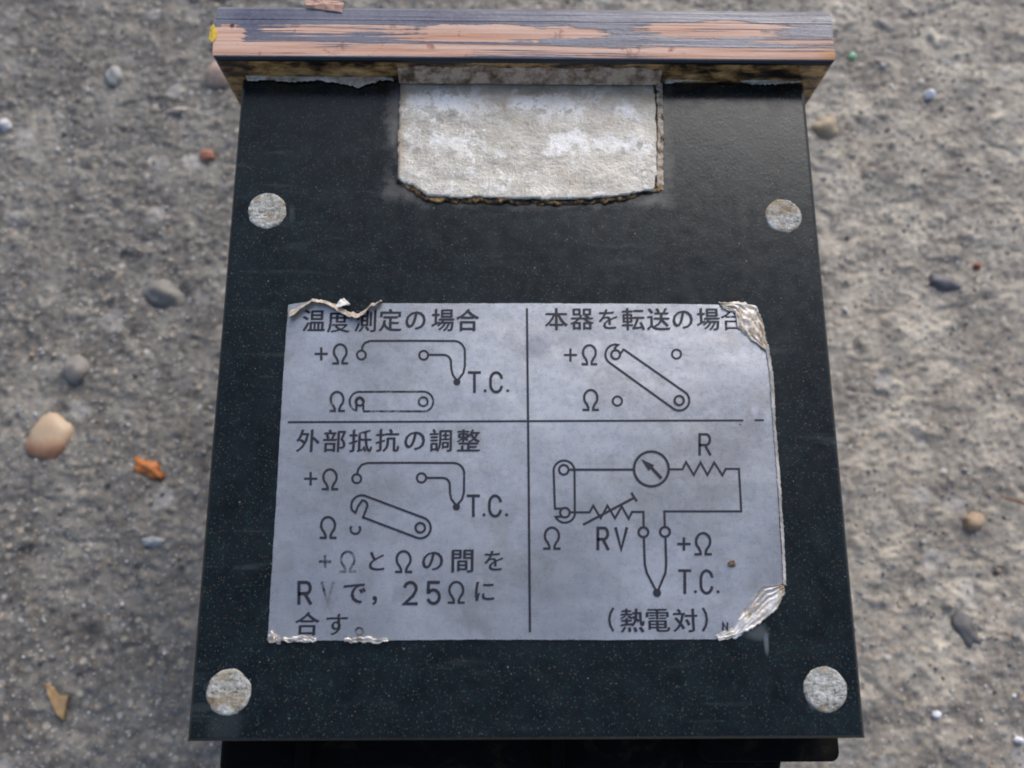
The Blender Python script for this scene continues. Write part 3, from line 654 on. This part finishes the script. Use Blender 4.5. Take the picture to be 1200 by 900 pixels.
class Print:
    def __init__(s): s.v = []; s.f = []
    def add(s, vs, fs): k = len(s.v); s.v += vs; s.f += [tuple(i+k for i in f) for f in fs]
    def line(s, P, wd=.25, closed=False): s.add(*ribbon([F(x, y, .25) for x, y in P], wd, zlev(), closed))
    def circ(s, px, py, r, wd=.25, a0=0, a1=360):
        full = abs(a1-a0) >= 360; n = 28
        P = [(px + r*math.cos(math.radians(a0+(a1-a0)*i/n)), py - r*math.sin(math.radians(a0+(a1-a0)*i/n))) for i in range(n if full else n+1)]
        s.line(P, wd, full)
    def dot(s, px, py, r):
        z = zlev(); c = F(px, py, .25); R_ = r*(F(px+1, py)[0]-F(px, py)[0]); s.add([(c[0]+R_*math.cos(k*math.pi/8), c[1]+R_*math.sin(k*math.pi/8), z) for k in range(16)], [tuple(range(16))])
    def poly(s, P): s.add([(*F(x, y, .25), zlev()) if False else (*F(x, y, .25), .33) for x, y in P], [tuple(range(len(P)))[::-1]])
    def done(s, name, mat=None):
        o = mesh(name, s.v, s.f, mat or M['ink'], lab); return o
def arc(cx, cy, r, a0, a1, n=12, ry=None):
    return [(cx + r*math.cos(math.radians(a0+(a1-a0)*i/n)), cy - (ry or r)*math.sin(math.radians(a0+(a1-a0)*i/n))) for i in range(n+1)]
# stroke letters in a unit box (x -.5...5, y down -.5...5)
G = {
 'T': [[(-.5, -.5), (.5, -.5)], [(0, -.46), (0, .5)]],
 'C': [arc(0, -.12, .46, 15, 180, 12, .38) + arc(0, .12, .46, 180, 345, 12, .38)],
 'R': [[(-.42, .5), (-.42, -.5), (.1, -.5)] + arc(.12, -.24, .32, 80, -80, 8, .26) + [(-.40, .03)], [(.05, .05), (.47, .5)]],
 'V': [[(-.48, -.5), (0, .5), (.48, -.5)]],
 'N': [[(-.4, .5), (-.4, -.5), (.4, .5), (.4, -.5)]],
 '2': [arc(0, -.22, .44, 165, -20, 12, .28) + [(.2, .12), (-.45, .5), (.48, .5)]],
 '5': [[(.42, -.5), (-.36, -.5), (-.41, -.04)] + arc(0, .17, .45, 140, -155, 12, .32)],
 '+': [[(-.5, 0), (.5, 0)], [(0, -.5), (0, .5)]],
 'O': [[(-.5, .47), (-.16, .47), (-.16, .36)] + arc(0, -.12, .44, 232, -52, 18, .38) + [(.16, .36), (.16, .47), (.5, .47)]],
}
def glyph(pr, ch, px, py, w_, h_, wd=.27):
    for st in G[ch]: pr.line([(px + x*w_, py + y*h_) for x, y in st], wd)
def omega(pr, px, py, h_=23): glyph(pr, 'O', px, py, 17*h_/23, h_, .27)
def plus(pr, px, py, s_=14): glyph(pr, '+', px, py, s_, s_, .27)
def tc(pr, px, py, h_=23):
    glyph(pr, 'T', px, py, 13.5, h_, .31); glyph(pr, 'C', px+25.5, py, 14.5, h_, .31); pr.dot(px+12.5, py+h_*.43, 1.8); pr.dot(px+39, py+h_*.43, 1.8)
def jp(chars, mat=None, name='printed_text', off=0.0):
    """Japanese characters: (char, px, py, em in photo pixels), font outlines turned into mesh"""
    V, Fc = [], []
    for ch, px, py, em in chars:
        cu = bpy.data.curves.new('glyph', 'FONT'); cu.body = ch; cu.size = 1; cu.resolution_u = 3; cu.offset = off; cu.fill_mode = 'FRONT'
        t = bpy.data.objects.new('glyph', cu); COL.objects.link(t); dg = bpy.context.evaluated_depsgraph_get()
        m_ = bpy.data.meshes.new_from_object(t.evaluated_get(dg)); n = len(m_.vertices); a_ = np.empty(n*3); m_.vertices.foreach_get('co', a_); a_ = a_.reshape(-1, 3)
        mn, mx = a_.min(0), a_.max(0); c = (mn+mx)/2; c0 = F(px, py, .25); k = em*(F(px+1, py)[0]-F(px, py)[0]); b_ = len(V)
        ky = em*(F(px, py-1)[1]-F(px, py)[1]); hgt = mx[1]-mn[1]; z = zlev()
        for sh in (-.019, .019):
            b_ = len(V); V += [(c0[0]+(p[0]-c[0]+sh)*k, c0[1]+(p[1]-c[1]+sh*.5)*ky, z + (.004 if sh > 0 else 0)) for p in a_]; Fc += [tuple(i+b_ for i in pl.vertices) for pl in m_.polygons]
        bpy.data.objects.remove(t); bpy.data.curves.remove(cu); bpy.data.meshes.remove(m_)
    return mesh(name, V, Fc, mat or M['ink'], lab)
EM = 28
def hook(cx, cy, r, ang):   # open inner notch of a link
    pass
# --- dividers
p = Print(); p.line([(338, 494.7), (480, 494.2), (620, 493.5), (760, 493), (870.5, 492.7)], .24); p.line([(885, 492.4), (894.5, 492.4)], .24); p.line([(617.5, 362), (619.5, 560), (621, 740)], .26); p.done('printed_divider')
# --- upper left: measuring temperature
jp([('温', 368, 375.5, EM), ('定', 457.5, 375, EM), ('の', 487, 375.5, EM), ('場', 519, 375, EM), ('合', 548, 375, EM)])
jp([('度', 397, 376.5, EM), ('測', 428, 376, EM)], M['slight'])
p = Print(); plus(p, 376.5, 414.7); omega(p, 398.7, 415); tc(p, 556, 448); p.done('printed_text')
p = Print(); p.circ(423.5, 416, 5.2); p.circ(496.5, 416.3, 5.2)
p.line([(424, 410.5), (425, 405.5), (428, 401.5), (433.5, 399.5), (480, 399.3), (532, 399.5)] + arc(532, 412.5, 12.8, 85, 0, 8, 13) + [(544.8, 429), (543, 437), (537.5, 444.5)])
p.line([(502, 415.8), (519, 415.8)] + arc(519.5, 424, 9, 85, 0, 6, 8.2) + [(528.9, 432), (530.5, 439), (534.5, 444.8)]); p.dot(535.5, 447.6, 4.2)
p.done('printed_diagram')
p = Print(); omega(p, 395, 470.7); p.circ(421.5, 470.5, 4.8); p.circ(496, 470.7, 5.2)
p.line([(426, 482), (496, 482)] + arc(496, 470.6, 11.7, -85, 85, 14) + [(421.3, 459.2)] + arc(421.3, 470.7, 11.6, 95, 235, 12) + [(417.5, 481), (418, 473)]); p.line([(417.6, 480), (417.5, 470), (421.5, 465.5), (425.5, 470), (425.8, 480)]); p.done('printed_diagram', M['slight'])
# --- lower left: adjusting the outside resistance
jp([('外', 361, 516.5, EM+.5), ('部', 392, 516.5, EM+.5), ('抗', 454, 516, EM+.5), ('の', 486, 516.5, EM+.5), ('調', 516.5, 516, EM+.5), ('整', 549, 516, EM+.5)])
jp([('抵', 422.7, 516.5, EM+.5)], M['slight'])
p = Print(); plus(p, 364, 561); omega(p, 386.7, 562, 24); omega(p, 384.5, 618.5, 25); tc(p, 554.7, 593, 24); p.done('printed_text')
p = Print(); p.circ(418, 561, 5.2); p.circ(493.9, 560, 5.4)
p.line([(418.5, 555.5), (420, 549.5), (424, 544.5), (430.7, 542.5), (480, 542.3), (531.5, 542.5)] + arc(531.5, 555, 12.5, 85, 0, 8) + [(543.6, 577), (541.5, 585), (536.5, 591)])
p.line([(499.5, 560), (518, 560)] + arc(518.5, 568, 8.6, 85, 0, 6, 8) + [(527.4, 578), (529, 585), (533.5, 591)]); p.dot(534.8, 594, 4.3); p.done('printed_diagram')
def link(p, c1, c2, r, notch):
    """a slotted link bar from c1 (open end) to c2"""
    dx, dy = c2[0]-c1[0], c2[1]-c1[1]; th = math.degrees(math.atan2(-dy, dx)); P = arc(c2[0], c2[1], r, th-90, th+90, 14)
    P += arc(c1[0], c1[1], r, th+90, notch[0], 14); return P, th
p = Print(); P, th = link(p, (424, 592.7), (492.5, 618.5), 12.3, (205,))
p.line([(425.5, 606.3)] + P + [(416.5, 601)] + [(420, 592.5), (423.5, 588)] + arc(424.8, 592.2, 5.8, 95, -10, 7) + [(425.5, 606.3)]); p.circ(492.5, 618.5, 5.6); p.done('printed_diagram')
p = Print(); p.circ(416.5, 620, 5.6, .25, 150, 390); p.done('printed_diagram', M['slight'])
p = Print(); plus(p, 381, 658, 13); omega(p, 407.5, 658.5, 24); glyph(p, 'V', 384, 695, 14, 25, .32); p.circ(421, 740, 4.2, .22); p.done('printed_text', M['worn'])
p = Print(); omega(p, 473, 658.5, 25); glyph(p, 'R', 356.8, 695, 15.5, 25, .34); glyph(p, '2', 481, 695, 15.5, 25, .34); glyph(p, '5', 508, 695, 15.5, 25, .34); omega(p, 534.7, 694.5, 25)
p.dot(439, 701, 2.6); p.line([(440.6, 701.5), (440.2, 705), (437.5, 708)], .25); p.done('printed_text')
jp([('と', 441.5, 657.5, 27), ('の', 507, 657.5, 29), ('間', 542, 657.5, 30), ('を', 578.7, 657, 27), ('で', 415.5, 695.5, 30), ('に', 568, 693, 28), ('合', 360, 731, 30)])
jp([('す', 394.7, 732, 29)], M['slight'])
# --- upper right: moving the instrument
jp([('本', 652, 374, EM), ('器', 682, 374, EM), ('を', 712.5, 374, EM-1), ('転', 742, 374, EM), ('送', 771.5, 374, EM), ('の', 800, 374.5, EM), ('場', 830, 374, EM)])
jp([('合', 858, 374, EM)], M['slight'])
p = Print(); plus(p, 668.5, 416); omega(p, 690.7, 416); omega(p, 692.3, 469, 24); p.done('printed_text')
p = Print(); P, th = link(p, (721.3, 415.5), (796, 469.3), 11.8, (75,))
P = arc(796, 469.3, 11.8, th+90, th-90, 14) + arc(721.3, 415.5, 11.8, th-90-0, 75-360, 18)
p.line([(730.7, 409.3)] + P + [(720.3, 407.8), (722, 410)]); p.line([(730.7, 409.3), (727, 414.5)]); p.circ(721.5, 415.5, 5.2); p.circ(796, 469.3, 5.4); p.circ(792.8, 415, 5.3); p.circ(723.5, 470, 5.4); p.done('printed_diagram')
# --- lower right: the circuit
p = Print(); p.line([(650.3, 595.8), (648.8, 552)] + arc(661, 552, 12.3, 180, 0, 16) + [(673.6, 599)] + arc(662, 600.5, 12, 0, -155, 14) + [(657.5, 605.5)]); p.line([(649.8, 596), (659, 596)]); p.circ(660.7, 550.5, 5.6); p.circ(662, 600.7, 5.6)
p.line([(666.7, 550.4), (742.8, 550.3)]); p.circ(763.3, 549.5, 20.4, .28); p.line([(763.5, 548), (774.5, 560)], .34); p.poly([(751.3, 538), (766.8, 545.2), (760.2, 551.5)])
p.line([(783.9, 550), (799.9, 550), (804, 541.5), (813, 556.7), (821, 542), (829, 556.7), (837, 542), (846.5, 557), (850.5, 549.5), (866, 549.5), (868.7, 599.3), (778.5, 599.3), (779.2, 617.5)])
p.line([(668, 600.4), (690.8, 600.4), (695.3, 592.7), (703.9, 607.3), (711.9, 592.7), (720.7, 607.3), (728.7, 593.5), (736.7, 607.9), (740.7, 599.9), (754, 599.9), (754.3, 618)])
p.line([(684, 614.5), (743.3, 583.3)], .27); p.line([(740.2, 578), (746, 587)], .27); p.circ(754, 623.7, 5.7, .27); p.circ(779.3, 623.3, 5.7, .27)
p.line([(754.5, 629.7), (755.6, 660.7), (758, 671.3), (769, 692.5)]); p.line([(779.8, 629.4), (780.7, 660.7), (779.8, 671.3), (771, 692.3)]); p.dot(770, 694.8, 4.8); p.done('printed_diagram')
p = Print(); glyph(p, 'R', 825.8, 521, 14, 24, .31); omega(p, 646.8, 631, 25.5); glyph(p, 'R', 706.3, 631.3, 13.5, 25, .33); glyph(p, 'V', 728, 631.3, 13.5, 25, .33); plus(p, 801.5, 637.5); omega(p, 824, 637.5, 25.5); tc(p, 802.5, 682, 26.5)
p.line([(718.5, 713), (715.2, 719), (714, 726), (715.2, 733), (718.5, 739)]); p.line([(824, 713), (827.2, 719), (828.4, 726), (827.2, 733), (824, 739)]); glyph(p, 'N', 849.8, 734, 6.5, 8.5, .2); p.done('printed_text')
jp([('熱', 741, 727, 30), ('電', 771, 727, 30.5), ('対', 803, 727, 30)])
# brown crumb stuck to the label
sx_, sy_ = F(857.5, 661, .3)
bm = bmesh.new(); bmesh.ops.create_icosphere(bm, subdivisions=2, radius=.42*S)
for v in bm.verts: v.co *= 1 + 1.1*noise.noise(v.co*2600) ; v.co.x *= 1.15; v.co.z *= .5
o = from_bm('dirt_crumb', bm, plain('dirt', (.11, .075, .045), .8, .4)); o.location = W(sx_, sy_, .42)
tag(o, 'tiny brown dirt crumb lying on the silver label, right of the letters T.C.', 'crumb')
